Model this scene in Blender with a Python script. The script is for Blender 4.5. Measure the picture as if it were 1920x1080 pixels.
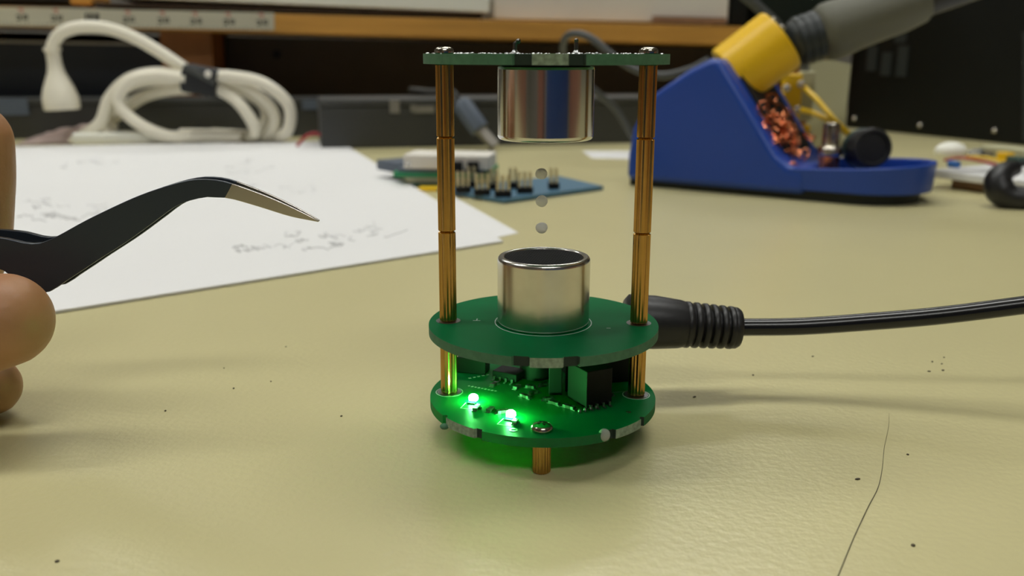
import bpy, math, random
from mathutils import Vector, Matrix
import numpy as np

# ---------------------------------------------------------------- scene reset
for o in list(bpy.data.objects):
    bpy.data.objects.remove(o, do_unlink=True)
scene = bpy.context.scene
COL = scene.collection
MM = 0.001
rnd = random.Random(7)

# ---------------------------------------------------------------- camera (mm; table top is z = 0)
F_PX, PITCH, YAW, ROLL = 1729.3, 0.24785, -0.03527, 0.00224
CAM = np.array([0.0, -155.4, 65.96])
fw = np.array([math.sin(YAW)*math.cos(PITCH), math.cos(YAW)*math.cos(PITCH), -math.sin(PITCH)])
rt0 = np.array([math.cos(YAW), -math.sin(YAW), 0.0])
up0 = np.cross(rt0, fw)
rt = math.cos(ROLL)*rt0 + math.sin(ROLL)*up0
up = -math.sin(ROLL)*rt0 + math.cos(ROLL)*up0
cd = bpy.data.cameras.new('camera')
cam = bpy.data.objects.new('camera', cd)
COL.objects.link(cam)
cam.matrix_world = Matrix(((rt[0], up[0], -fw[0], CAM[0]*MM), (rt[1], up[1], -fw[1], CAM[1]*MM),
                           (rt[2], up[2], -fw[2], CAM[2]*MM), (0, 0, 0, 1)))
cd.sensor_fit = 'HORIZONTAL'
cd.sensor_width = 36.0
cd.lens = F_PX/1920*36.0
cd.clip_start = 0.005
cd.clip_end = 50
cd.dof.use_dof = True
cd.dof.focus_distance = 0.158
cd.dof.aperture_fstop = 24.0
scene.camera = cam

# ---------------------------------------------------------------- world, exposure
w = bpy.data.worlds.new('room_air')
scene.world = w
w.use_nodes = True
bg = w.node_tree.nodes['Background']
bg.inputs[0].default_value = (0.9, 0.95, 1.0, 1)
bg.inputs[1].default_value = 0.15
scene.view_settings.view_transform = 'Standard'
scene.view_settings.look = 'None'
scene.view_settings.gamma = 1.0
scene.view_settings.use_curve_mapping = False
scene.view_settings.exposure = 0.17
LAMP = 12.0            # ceiling panel brightness


# ---------------------------------------------------------------- pixel -> world helpers
def ray(x, y):
    return fw + rt*(x-960)/F_PX + up*(540-y)/F_PX


def W(x, y, Y):
    """point at photo pixel (x, y) standing at distance Y on the bench"""
    r = ray(x, y)
    return CAM + r*((Y-CAM[1])/r[1])


def T(x, y, z=0.0):
    """point at photo pixel (x, y) lying at height z"""
    r = ray(x, y)
    return CAM + r*((z-CAM[2])/r[2])


# ---------------------------------------------------------------- materials
def lin(c):
    return tuple((v/12.92 if v <= .04045 else ((v+.055)/1.055)**2.4) for v in [q/255 for q in c])


MATS = {}


def mat(name, rgb, rough=.5, metal=0., var=0., vscale=200., bump=0., bscale=600., spec=.5, trans=0.,
        emit=None, estr=0., alpha=1., coat=0., stretch=None, sss=0., transl=0., ior=None, trcol=None):
    m = bpy.data.materials.new(name)
    m.use_nodes = True
    nt = m.node_tree
    b = nt.nodes['Principled BSDF']
    c = lin(rgb) + (1,)
    b.inputs['Base Color'].default_value = c
    b.inputs['Roughness'].default_value = rough
    b.inputs['Metallic'].default_value = metal
    b.inputs['Specular IOR Level'].default_value = spec
    b.inputs['Transmission Weight'].default_value = trans
    b.inputs['Alpha'].default_value = alpha
    b.inputs['Coat Weight'].default_value = coat
    if ior:
        b.inputs['IOR'].default_value = ior
    if sss:
        b.inputs['Subsurface Weight'].default_value = sss
        b.inputs['Subsurface Radius'].default_value = (.003, .0012, .0006)
        b.inputs['Subsurface Scale'].default_value = 1.0
    if emit:
        b.inputs['Emission Color'].default_value = tuple(emit) + (1,)
        b.inputs['Emission Strength'].default_value = estr
    if var or bump:
        tc = nt.nodes.new('ShaderNodeTexCoord')
        src = tc.outputs['Object']
        if stretch:
            mp = nt.nodes.new('ShaderNodeMapping')
            mp.inputs['Scale'].default_value = stretch
            nt.links.new(src, mp.inputs['Vector'])
            src = mp.outputs['Vector']
    if var:
        n = nt.nodes.new('ShaderNodeTexNoise')
        n.inputs['Scale'].default_value = vscale
        n.inputs['Detail'].default_value = 5
        nt.links.new(src, n.inputs['Vector'])
        r = nt.nodes.new('ShaderNodeValToRGB')
        r.color_ramp.elements[0].position = .3
        r.color_ramp.elements[1].position = .7
        r.color_ramp.elements[0].color = tuple(v*(1-var) for v in c[:3]) + (1,)
        r.color_ramp.elements[1].color = tuple(min(1, v*(1+var)) for v in c[:3]) + (1,)
        nt.links.new(n.outputs['Fac'], r.inputs['Fac'])
        nt.links.new(r.outputs['Color'], b.inputs['Base Color'])
    if bump:
        n2 = nt.nodes.new('ShaderNodeTexNoise')
        n2.inputs['Scale'].default_value = bscale
        n2.inputs['Detail'].default_value = 3
        nt.links.new(src, n2.inputs['Vector'])
        bp = nt.nodes.new('ShaderNodeBump')
        bp.inputs['Strength'].default_value = bump
        bp.inputs['Distance'].default_value = .0004
        nt.links.new(n2.outputs['Fac'], bp.inputs['Height'])
        nt.links.new(bp.outputs['Normal'], b.inputs['Normal'])
    if transl:
        tr = nt.nodes.new('ShaderNodeBsdfTranslucent')
        tr.inputs['Color'].default_value = tuple(trcol)+(1,) if trcol else c
        mx = nt.nodes.new('ShaderNodeMixShader')
        mx.inputs[0].default_value = transl
        out = nt.nodes['Material Output']
        nt.links.new(b.outputs[0], mx.inputs[1])
        nt.links.new(tr.outputs[0], mx.inputs[2])
        nt.links.new(mx.outputs[0], out.inputs['Surface'])
    MATS[name] = m
    return m


M_table = mat('cream_laminate', (199, 191, 144), rough=.29, var=.03, vscale=14, bump=.25, bscale=700, spec=.45)
M_wall = mat('wall_paint', (168, 164, 154), rough=.9)
M_floor = mat('floor_vinyl', (120, 112, 100), rough=.6, var=.1, vscale=20)
M_ceil = mat('ceiling_tile', (225, 225, 220), rough=.9)
M_lamp = mat('lamp_diffuser', (255, 255, 255), rough=.6, emit=(1.0, 1.0, .96), estr=LAMP)
M_pcb = mat('green_soldermask', (4, 116, 66), rough=.36, var=.05, vscale=300, spec=.12, transl=.25)
M_pcbtop = mat('green_soldermask_lit', (4, 116, 62), rough=.4, spec=.15, transl=.3, trcol=(.05, .8, .22))
M_edge = mat('board_edge_fibreglass', (78, 122, 92), rough=.75, var=.15, vscale=900, transl=.15)
M_edge2 = mat('green_board_edge', (22, 92, 54), rough=.7, var=.15, vscale=900, transl=.3, trcol=(.05, .7, .2))  # bottom board edge in soldermask green, more translucent than the other edges
M_tab = mat('broken_tab_fibreglass', (132, 150, 128), rough=.8, var=.3, vscale=1200)
M_slot = mat('milled_slot_edge', (24, 44, 32), rough=.7)
M_alu = mat('aluminium_can', (205, 204, 200), rough=.16, metal=1.)
M_alu2 = mat('aluminium_can_scuffed', (214, 212, 205), rough=.24, metal=1., var=.06, vscale=250, bump=.05, bscale=400)
M_black = mat('black_inner', (12, 12, 13), rough=.7)
M_wire = mat('mesh_wire', (62, 63, 64), rough=.55, spec=.3)
M_brass = mat('brass', (190, 150, 84), rough=.22, metal=1., var=.06, vscale=400)
M_nickel = mat('nickel_screw', (190, 184, 168), rough=.15, metal=1.)
M_solder = mat('solder', (176, 178, 178), rough=.28, metal=1.)
M_pin = mat('pin_metal', (120, 116, 110), rough=.3, metal=1.)
M_silk = mat('white_silkscreen', (190, 205, 196), rough=.6)
M_chip = mat('black_plastic', (13, 13, 14), rough=.6, spec=.3)
M_res = mat('resistor_body', (60, 56, 48), rough=.5)
M_led = mat('lit_green_led', (200, 255, 210), rough=.4, emit=(.12, 1.0, .2), estr=420.)
M_ledbase = mat('led_lens', (170, 220, 190), rough=.2, emit=(.02, 1.0, .35), estr=3.)
M_foam = mat('white_foam', (246, 246, 243), rough=.9, bump=.06, bscale=2500, transl=.45)
M_rubber = mat('black_rubber', (26, 26, 27), rough=.42, bump=.06, bscale=1500)
M_cord = mat('black_cord', (16, 16, 17), rough=.22)
M_twz = mat('black_coated_steel', (52, 60, 72), rough=.4, metal=.3)
M_twglint = mat('tweezer_edge_highlight', (96, 100, 104), rough=.3, metal=.7)  # edge highlight painted on the top faces of the tweezer arms
M_tip = mat('bare_steel_tip', (196, 192, 184), rough=.25, metal=1.)
M_skin = mat('skin', (172, 124, 86), rough=.5, var=.07, vscale=120, bump=.25, bscale=700, sss=.15)
M_paper = mat('white_paper', (225, 225, 224), rough=.85, var=.01, vscale=10)
M_pencil = mat('pencil_graphite', (186, 186, 186), rough=.8)
M_pencil2 = mat('faint_pencil', (214, 214, 215), rough=.8)
M_wood = mat('orange_wood', (204, 150, 66), rough=.5, var=.14, vscale=60, stretch=(.12, 1, 2.4))
M_wood2 = mat('brown_wood', (150, 96, 46), rough=.6, var=.15, vscale=50, stretch=(1, 1, .12))
M_dkwood = mat('dark_hardboard', (62, 51, 42), rough=.7, var=.1, vscale=30)
M_grey = mat('dark_grey_metal', (58, 59, 57), rough=.5, var=.06, vscale=30)
M_navy = mat('navy_plastic', (22, 31, 42), rough=.45)
M_trim = mat('silver_trim', (150, 146, 138), rough=.35, metal=.6)
M_white = mat('white_board', (240, 240, 228), rough=.6, var=.02, vscale=30)
M_white2 = mat('white_carton', (222, 218, 208), rough=.7, var=.03, vscale=20)
M_card = mat('brown_card', (140, 108, 82), rough=.8, var=.08, vscale=60)
M_tape = mat('white_tape_measure', (196, 193, 172), rough=.5)
M_ink = mat('black_ink', (48, 48, 44), rough=.6)
M_redink = mat('red_ink', (190, 112, 100), rough=.6)
M_wcord = mat('cream_cable', (236, 231, 212), rough=.4)
M_velcro = mat('black_velcro', (34, 36, 38), rough=.8, bump=.3, bscale=900)
M_blue = mat('blue_plastic', (24, 66, 156), rough=.38, bump=.05, bscale=900)
M_base = mat('dark_rubber_base', (30, 36, 32), rough=.6)
M_yel = mat('yellow_plastic', (240, 192, 14), rough=.38)
M_copper = mat('copper_wool', (228, 142, 98), rough=.25, metal=1.)
M_grip = mat('olive_grey_grip', (98, 98, 84), rough=.6)
M_collar = mat('dark_collar', (40, 46, 46), rough=.5)
M_handle = mat('black_handle', (34, 34, 36), rough=.45)
M_green_dk = mat('dark_green_case', (20, 30, 24), rough=.5, var=.05, vscale=10, spec=.3)
M_blackcase = mat('black_case', (9, 13, 10), rough=.5, var=.08, vscale=12, spec=.3)
M_tag = mat('beige_card', (176, 174, 140), rough=.7)
M_ywire = mat('yellow_wire', (232, 190, 20), rough=.4)
M_clear = mat('clear_plastic', (235, 235, 232), rough=.15, trans=.6, ior=1.3)
M_bag = mat('pinkish_plastic_bag', (208, 188, 180), rough=.3, trans=.35, ior=1.2)
M_redw = mat('red_wire', (170, 40, 50), rough=.4)
M_bluepcb = mat('blue_board', (72, 112, 136), rough=.4)
M_green2 = mat('green_board', (30, 140, 90), rough=.4)
M_dkgreen = mat('dark_green_board', (44, 74, 66), rough=.4)
M_goldpin = mat('gold_pin', (226, 212, 172), rough=.35, metal=.8)
M_greyblue = mat('grey_blue_connector', (82, 92, 106), rough=.5)
M_steel = mat('steel', (190, 184, 172), rough=.2, metal=1.)
M_greycab = mat('grey_cable', (70, 72, 70), rough=.5)
M_bluebit = mat('blue_component', (40, 110, 190), rough=.4)
M_hair = mat('dark_hair', (60, 56, 40), rough=.5)
M_speck = mat('dark_speck', (70, 62, 44), rough=.7)
M_blueprop = mat('blue_reflection_paint', (30, 66, 128), rough=.5)
M_brownprop = mat('brown_reflection_paint', (158, 104, 82), rough=.6)


# ---------------------------------------------------------------- mesh builder (coordinates in mm)
def frame(axis):
    a = Vector(axis).normalized()
    h = Vector((0, 0, 1)) if abs(a.z) < .9 else Vector((0, 1, 0))
    u = h.cross(a).normalized()
    v = a.cross(u)
    return np.array(u), np.array(v), np.array(a)


def spline(pts, k=6):
    P = [np.array(p, float) for p in pts]
    P = [2*P[0]-P[1]] + P + [2*P[-1]-P[-2]]
    out = []
    for i in range(1, len(P)-2):
        for j in range(k):
            t = j/k
            a, b, c, d = P[i-1], P[i], P[i+1], P[i+2]
            out.append(.5*((2*b)+(-a+c)*t+(2*a-5*b+4*c-d)*t*t+(-a+3*b-3*c+d)*t**3))
    out.append(P[-2])
    return out


class MB:
    def __init__(s):
        s.v, s.f, s.m = [], [], []

    def add(s, vs, fs, m=0):
        o = len(s.v)
        s.v += [tuple(map(float, p)) for p in vs]
        for k, f in enumerate(fs):
            s.f.append([i+o for i in f])
            s.m.append(m[k] if isinstance(m, list) else m)
        return s

    def hexa(s, c8, m=0):
        return s.add(c8, [(3, 2, 1, 0), (4, 5, 6, 7), (0, 1, 5, 4), (1, 2, 6, 5), (2, 3, 7, 6), (3, 0, 4, 7)], m)

    def box(s, c, d, R=None, m=0):
        c = np.array(c, float)
        R = np.eye(3) if R is None else np.array(R)
        h = np.array(d, float)/2
        pts = [(-1, -1, -1), (1, -1, -1), (1, 1, -1), (-1, 1, -1), (-1, -1, 1), (1, -1, 1), (1, 1, 1), (-1, 1, 1)]
        return s.hexa([c + R @ (np.array(p)*h) for p in pts], m)

    def tube(s, pts, r, n=12, m=0, cap=True, flat=None):
        P = [np.array(p, float) for p in pts]
        N = len(P)
        rs = [r]*N if np.isscalar(r) else list(r)
        if len(rs) != N:
            rs = np.interp(np.linspace(0, 1, N), np.linspace(0, 1, len(rs)), rs)
        u = None
        vs = []
        for i in range(N):
            t = P[min(i+1, N-1)]-P[max(i-1, 0)]
            t = t/(np.linalg.norm(t)+1e-12)
            if u is None:
                u = frame(t)[0]
            u = u - t*(u @ t)
            u = u/(np.linalg.norm(u)+1e-12)
            v = np.cross(t, u)
            for k in range(n):
                a = 2*math.pi*k/n
                vs.append(P[i]+rs[i]*(math.cos(a)*u+math.sin(a)*v))
        fs = [(i*n+k, i*n+(k+1) % n, (i+1)*n+(k+1) % n, (i+1)*n+k) for i in range(N-1) for k in range(n)]
        if cap:
            fs += [tuple(range(n-1, -1, -1)), tuple((N-1)*n+k for k in range(n))]
        return s.add(vs, fs, m)

    def lathe(s, prof, o=(0, 0, 0), axis=(0, 0, 1), n=40, m=0, star=None):
        u, v, a = frame(axis)
        o = np.array(o, float)
        vs, fs = [], []
        for (r, z) in prof:
            for k in range(n):
                t = 2*math.pi*k/n
                rr = r if not star else r - (star if k % 2 else 0)
                vs.append(o+a*z+rr*(math.cos(t)*u+math.sin(t)*v))
        N = len(prof)
        for i in range(N-1):
            for k in range(n):
                fs.append((i*n+k, i*n+(k+1) % n, (i+1)*n+(k+1) % n, (i+1)*n+k))
        if prof[0][0] > 1e-6:
            fs.append(tuple(range(n-1, -1, -1)))
        if prof[-1][0] > 1e-6:
            fs.append(tuple((N-1)*n+k for k in range(n)))
        return s.add(vs, fs, m)

    def ring(s, c, r0, r1, h, n=48, m=0):
        """flat annulus of height h"""
        vs, fs = [], []
        for k in range(n):
            t = 2*math.pi*k/n
            for r, z in ((r0, 0), (r1, 0), (r1, h), (r0, h)):
                vs.append((c[0]+r*math.cos(t), c[1]+r*math.sin(t), c[2]+z))
        for k in range(n):
            a, b = 4*k, 4*((k+1) % n)
            for i in range(4):
                j = (i+1) % 4
                fs.append((a+i, b+i, b+j, a+j))
        return s.add(vs, fs, m)

    def prism(s, outline, base, ex, m=0, mside=None):
        """outline: 3D points, swept by vector ex"""
        n = len(outline)
        A = [np.array(p, float) for p in outline]
        B = [p+np.array(ex, float) for p in A]
        fs = [tuple(range(n-1, -1, -1)), tuple(range(n, 2*n))]
        fs += [(i, (i+1) % n, n+(i+1) % n, n+i) for i in range(n)]
        ms = mside if isinstance(mside, list) else [m if mside is None else mside]*n
        return s.add(A+B, fs, [m, m]+ms)

    def ball(s, c, r, nu=16, nv=10, m=0, R=None):
        r3 = np.array([r]*3 if np.isscalar(r) else r, float)
        R = np.eye(3) if R is None else np.array(R)
        c = np.array(c, float)
        vs = [c+R @ (np.array([0, 0, 1])*r3)]
        for i in range(1, nv):
            p = math.pi*i/nv
            for k in range(nu):
                t = 2*math.pi*k/nu
                vs.append(c+R @ (np.array([math.sin(p)*math.cos(t), math.sin(p)*math.sin(t), math.cos(p)])*r3))
        vs.append(c+R @ (np.array([0, 0, -1])*r3))
        fs = [(0, 1+k, 1+(k+1) % nu) for k in range(nu)]
        for i in range(nv-2):
            for k in range(nu):
                a, b = 1+i*nu, 1+(i+1)*nu
                fs.append((a+k, b+k, b+(k+1) % nu, a+(k+1) % nu))
        L = len(vs)-1
        a = 1+(nv-2)*nu
        fs += [(L, a+(k+1) % nu, a+k) for k in range(nu)]
        return s.add(vs, fs, m)

    def build(s, name, mats, parent=None, origin=None, smooth=35, bevel=0, seg=2, fix=True):
        """parent: (empty, origin) chain; vertices are world mm and stored relative to the origin"""
        org = np.array(ORG[parent.name] if parent is not None else (origin if origin is not None else (0, 0, 0)), float)
        me = bpy.data.meshes.new(name)
        me.from_pydata([tuple((np.array(p)-org)*MM) for p in s.v], [], s.f)
        mats = mats if isinstance(mats, (list, tuple)) else [mats]
        for mm_ in mats:
            me.materials.append(mm_)
        me.polygons.foreach_set('material_index', s.m)
        if fix:
            import bmesh
            bm = bmesh.new()
            bm.from_mesh(me)
            bmesh.ops.recalc_face_normals(bm, faces=bm.faces)
            bm.to_mesh(me)
            bm.free()
        if smooth:
            me.polygons.foreach_set('use_smooth', [True]*len(me.polygons))
            me.set_sharp_from_angle(angle=math.radians(smooth))
        me.update()
        o = bpy.data.objects.new(name, me)
        COL.objects.link(o)
        if parent is not None:
            o.parent = parent
        else:
            o.location = tuple(org*MM)
        ORG[o.name] = org
        if bevel:
            b = o.modifiers.new('bevel', 'BEVEL')
            b.width = bevel*MM
            b.segments = seg
            b.limit_method = 'ANGLE'
            b.angle_limit = math.radians(40)
        return o


ORG = {}


def tag(o, label, cat, group=None, kind=None):
    o['label'] = label
    o['category'] = cat
    if group:
        o['group'] = group
    if kind:
        o['kind'] = kind
    return o


def thing(name, label, cat, origin, group=None):
    o = bpy.data.objects.new(name, None)
    o.empty_display_size = .01
    COL.objects.link(o)
    o.location = tuple(np.array(origin, float)*MM)
    ORG[o.name] = np.array(origin, float)
    return tag(o, label, cat, group)


def struct(o, label):
    o['kind'] = 'structure'
    o['label'] = label
    return o


def copy_at(src, parent, off):
    o = src.copy()
    COL.objects.link(o)
    o.parent = parent
    o.location = tuple(np.array(off, float)*MM)
    ORG[o.name] = ORG[src.name]
    return o


# bench frame, turned 11 degrees from the camera's axis
TU = math.radians(11.0)
U = np.array([math.cos(TU), math.sin(TU), 0.])
V = np.array([-math.sin(TU), math.cos(TU), 0.])
Z = np.array([0, 0, 1.])
RB = np.column_stack([U, V, Z])


def B(u, v, z):
    return U*u + V*v + Z*z


# ================================================================ ROOM
def slab(name, c, d, m, label):
    return struct(MB().box(B(*c), d, RB).build(name, m, None, origin=B(*c), smooth=0), label)


slab('floor', (0, 700, -760), (7000, 7400, 20), M_floor, 'grey-brown vinyl floor below the bench')
slab('ceiling', (0, 700, 1910), (7000, 7400, 20), M_ceil, 'white tiled ceiling of the workroom')
slab('wall_back', (0, 4400, 575), (7000, 20, 2650), M_wall, 'pale wall beyond the bench')
slab('wall_front', (0, -3000, 575), (7000, 20, 2650), M_wall, 'pale wall behind the viewer')
slab('wall_left', (-3500, 700, 575), (20, 7400, 2650), M_wall, 'pale wall on the left')
slab('wall_right', (3500, 700, 575), (20, 7400, 2650), M_wall, 'pale wall on the right')


def ceiling_light(u, v, label):
    c = B(u, v, 1900)
    t = thing('ceiling_light', label, 'lamp', c, 'ceiling light panels')
    fr = MB()
    for s in (-1, 1):
        fr.box(B(u, v+s*165, 1880), (1260, 30, 40), RB)
        fr.box(B(u+s*615, v, 1880), (30, 300, 40), RB)
    fr.build('frame', M_white, t, smooth=0)
    MB().box(B(u, v, 1885), (1200, 300, 10), RB).build('diffuser', M_lamp, t, smooth=0)


for (u, v, lb) in ((-1300, 350, 'fluorescent ceiling panel over the bench, to the left'),
                   (250, 350, 'fluorescent ceiling panel straight above the levitator'),
                   (700, 2250, 'fluorescent ceiling panel far beyond the bench, ahead on the right'),
                   (-1200, 2250, 'fluorescent ceiling panel far beyond the bench, ahead on the left'),
                   (100, -1500, 'fluorescent ceiling panel behind the viewer')):
    ceiling_light(u, v, lb)

# cupboard-shaped stand-ins added behind the viewer to mirror as stripes in the metal cans
for nm, lb, u0, u1, v0, v1, m in (
        ('blue_reflection_prop', 'unseen blue block added behind the viewer for a mirrored stripe', -180, 1000, -1500, -1100, M_blueprop),
        ('brown_reflection_prop', 'unseen brown block added behind the viewer, beside the blue one, for a mirrored stripe', 1060, 1560, -1000, -300, M_brownprop),
        ('brown_reflection_prop', 'narrow unseen brown block added left of the blue one for a mirrored stripe', -620, -330, -1500, -1100, M_brownprop),
        ('brown_reflection_prop', 'unseen brown block added at the left end of the bench for a mirrored stripe', -1700, -1240, -800, -260, M_brownprop)):
    c = B((u0+u1)/2, (v0+v1)/2, -750)
    t = thing(nm, lb, 'cabinet', c)
    MB().box(B((u0+u1)/2, (v0+v1)/2, -200), (u1-u0, v1-v0, 1100), RB).build('body', m, t, smooth=0, bevel=6)
    for k in (0, 1):
        uu = u0+(u1-u0)*(.25+.5*k)
        d = MB().box(B(uu, v1+6, -200), ((u1-u0)/2-12, 12, 1060), RB).build('prop_door', m, t, smooth=0, bevel=2)
        MB().box(B(uu+(40 if k == 0 else -40), v1+22, -150), (12, 20, 120), RB).build('handle', M_trim, d, smooth=0)

# ================================================================ BENCH
bench = thing('workbench', 'long cream laminate workbench carrying all the equipment', 'table', B(0, 400, -750))
MB().box(B(100, 370, -15), (2500, 1200, 30), RB).build('table_top', M_table, bench, smooth=0, bevel=2)
for uu in (-1080, 1280):
    for vv in (-170, 910):
        MB().box(B(uu, vv, -390), (50, 50, 720), RB).build('leg', M_grey, bench, smooth=0)

# ================================================================ LEVITATOR
ZB, ZM, ZT = 7.25, 20.55, 66.1
RP = 16.69
lev = thing('acoustic_levitator', 'small round green circuit board levitator with brass posts and two metal transducers', 'device', (0, 0, 0))


def disc_outline(R, slots, tabs=(), n=140, depth=.55, z=0):
    pts, kinds = [], []
    for i in range(n*4):
        a = -180+360*i/(n*4)
        ins = any(a0 <= a <= a1 for a0, a1 in slots)
        r = R-(depth if ins else 0)
        if i % 4 and not any(abs(a-e) < 1.0 for s in slots for e in s):
            continue
        pts.append((r*math.cos(math.radians(a)), r*math.sin(math.radians(a)), z))
        kinds.append(2 if ins else (3 if any(t0 <= a <= t1 for t0, t1 in tabs) else 1))
    return pts, kinds


def board(name, ztop, slots, tabs, label):
    pts, kinds = disc_outline(20, slots, tabs, z=ztop-1.6)
    o = MB().prism(pts, None, (0, 0, 1.6), 0, kinds).build(name, [M_pcbtop if name == 'bottom_board' else M_pcb, M_edge2 if name == 'bottom_board' else M_edge, M_slot, M_tab], lev, smooth=30)
    o['label'] = label
    return o


mid_slots = [(-103.5, -96.2), (-80.5, -73.5)]
top_board = board('top_board', ZT, mid_slots, [(-96.5, -80)], 'top round green circuit board')
mid_board = board('middle_board', ZM, mid_slots, [(-96.5, -80)], 'middle round green circuit board')
bot_board = board('bottom_board', ZB, [(-146.5, -144.0), (-122.8, -119.0), (-57.0, -53.5), (-34.5, -32)], [(-144.2, -122.5), (-53.7, -34.2)], 'bottom round green circuit board with lit components')


def standoff(z0, L, x, y):
    prof = [(1.15, 0), (1.5, .22), (1.5, L-.22), (1.15, L)]
    return MB().lathe(prof, (x, y, z0), n=32, star=.15).build('standoff', M_brass, lev, smooth=20)


for x in (-RP, RP):
    standoff(ZB, ZM-1.6-ZB, x, 0)
    z = ZM
    for L in (16, 16, ZT-1.6-ZM-32):
        standoff(z, L, x, 0)
        z += L
for ang in (-90, 30, 150):
    a = math.radians(ang)
    x, y = RP*math.cos(a), RP*math.sin(a)
    o = MB().lathe([(1.3, 0), (1.5, .2), (1.5, ZB-1.8), (1.2, ZB-1.6)], (x, y, 0), n=40, star=.12).build('foot', M_brass, lev, smooth=20)

# screws on the top board
for x in (-RP, RP):
    m = MB()
    m.lathe([(1.45, 0), (1.6, .12), (1.6, .35), (1.5, .75), (1.2, 1.0), (.6, 1.12), (0, 1.15)], (x, 0, ZT), n=32)
    s = m.build('screw', M_nickel, lev, smooth=50)
    c = MB().box((x, 0, ZT+1.12), (1.5, .3, .1)).box((x, 0, ZT+1.12), (.3, 1.5, .1))
    c.build('cross_slot', M_black, s, smooth=0)

# solder pins on the top board
for k, x in enumerate((-5.05, 4.85)):
    m = MB()
    base = np.array((x, -1.0, ZT))
    m.lathe([(1.3, 0), (.8, .15), (.5, .35), (.36, .6), (0, .62)], base, n=18)
    m.build('solder_joint', M_solder, lev, smooth=60)
    tip = (.5, 0, 2.05) if k == 0 else (.0, 0, 2.2)
    p = MB().tube([base+(0, 0, .6), base+(0, 0, 1.6), base+np.array(tip)], [.34, .34, .22], n=12)
    p.ball(base+np.array(tip)-(0, 0, .1), .42 if k == 0 else .36, 12, 8)
    p.build('pin', M_pin, lev, smooth=50)
# flux residue: a low crust on the top board
m = MB()
for _ in range(150):
    a, r = rnd.uniform(0, 2*math.pi), 19.5*math.sqrt(rnd.random())
    x, y = r*math.cos(a), r*math.sin(a)
    if abs(abs(x)-RP) < 2 and abs(y) < 2:
        continue
    s = rnd.uniform(.12, .38)
    m.ball((x, y, ZT), (s, s, s*rnd.uniform(.3, .7)), 6, 4)
fl = m.build('flux_residue', M_solder, top_board, smooth=60)
fl['kind'] = 'stuff'


# transducers
def transducer(name, z0, up_, label, m_can):
    sgn = 1 if up_ else -1
    H = 11.85
    prof = [(0, 0), (7.5, 0), (7.9, .12), (8.0, .5), (8.0, .55), (8.0, .7), (8.0, H-.95), (8.0, H-.8), (8.0, H-.75), (7.92, H-.4), (7.7, H-.12), (7.35, H),
            (6.95, H-.05), (6.78, H-.2), (6.75, H-.3), (6.75, H-.9), (0, H-.9)]
    o = MB().lathe(prof, (0, 0, z0), (0, 0, sgn), n=96, m=0).build(name, m_can, lev, smooth=45)
    o['label'] = label
    MB().lathe([(0, H-.85), (6.65, H-.85), (6.65, H-.8), (0, H-.8)], (0, 0, z0), (0, 0, sgn), n=48).build('mesh_backing', M_black, o)
    g = MB()
    st = .62
    zc = z0+sgn*(H-.36)
    k = -10
    for k in range(-10, 11):
        q = k*st
        hl = math.sqrt(max(0, 6.73**2-q*q))
        if hl < .5:
            continue
        g.box((q, 0, zc), (.13, 2*hl, .1), None)
        g.box((0, q, zc+.08*sgn), (2*hl, .13, .1), None)
    R = Matrix.Rotation(math.radians(35), 3, 'Z')
    g.v = [tuple(R @ Vector(p)) for p in g.v]
    g.build('mesh_grille', M_wire, o, smooth=0)
    return o


transducer('lower_transducer', ZM+.05, True, 'scuffed metal ultrasonic can on the middle board', M_alu2)
transducer('upper_transducer', ZT-1.6-.35, False, 'shiny metal ultrasonic can under the top board', M_alu)
MB().lathe([(7.3, 0), (7.3, .4)], (0, 0, ZT-2.0), n=48).build('transducer_base', M_black, lev)

# printing and plated rings on the boards
MB().ring((0, 0, ZM), 8.35, 8.5, .015, 96).build('silkscreen_circle', M_silk, mid_board, smooth=0)
for bd, zz in ((mid_board, ZM), (bot_board, ZB)):
    for x in (-RP, RP):
        MB().ring((x, 0, zz), 1.2, 2.15, .05, 40).build('plated_ring', M_solder, bd, smooth=0)
for x in (-RP, RP):
    MB().ring((x, 0, ZB), 2.3, 2.45, .012, 40).build('silkscreen_ring', M_silk, bot_board, smooth=0)
g = MB()
g.box((-11.7, .3, ZM+.01), (1.3, .2, .02)).box((-11.7, .9, ZM+.01), (.2, 1.2, .02))
g.build('ground_mark', M_silk, mid_board, smooth=0)
MB().box((11.2, -3.4, ZM+.01), (.7, .18, .02)).build('silkscreen_mark', M_silk, mid_board, smooth=0)
MB().box((4.6, 8.8, ZM+.01), (.3, .3, .02)).build('silkscreen_mark', M_silk, mid_board, smooth=0)


# components on the bottom board
def rz(a):
    a = math.radians(a)
    return np.array([[math.cos(a), -math.sin(a), 0], [math.sin(a), math.cos(a), 0], [0, 0, 1.]])


def smd(x, y, a, l=1.6, wd=.8, h=.5, m=None, name='resistor'):
    R = rz(a)
    c = np.array((x, y, ZB))
    o = MB().box(c+(0, 0, h/2+.05), (l*.62, wd, h), R).build(name, m or M_res, bot_board, smooth=0)
    e = MB()
    for s in (-1, 1):
        e.box(c+R @ np.array((s*l*.38, 0, h/2+.03)), (l*.26, wd*1.05, h+.06), R)
        e.box(c+R @ np.array((s*l*.55, 0, .06)), (l*.3, wd*1.1, .12), R)
    e.build('solder_end', M_solder, bot_board, smooth=0)
    return o


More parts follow.
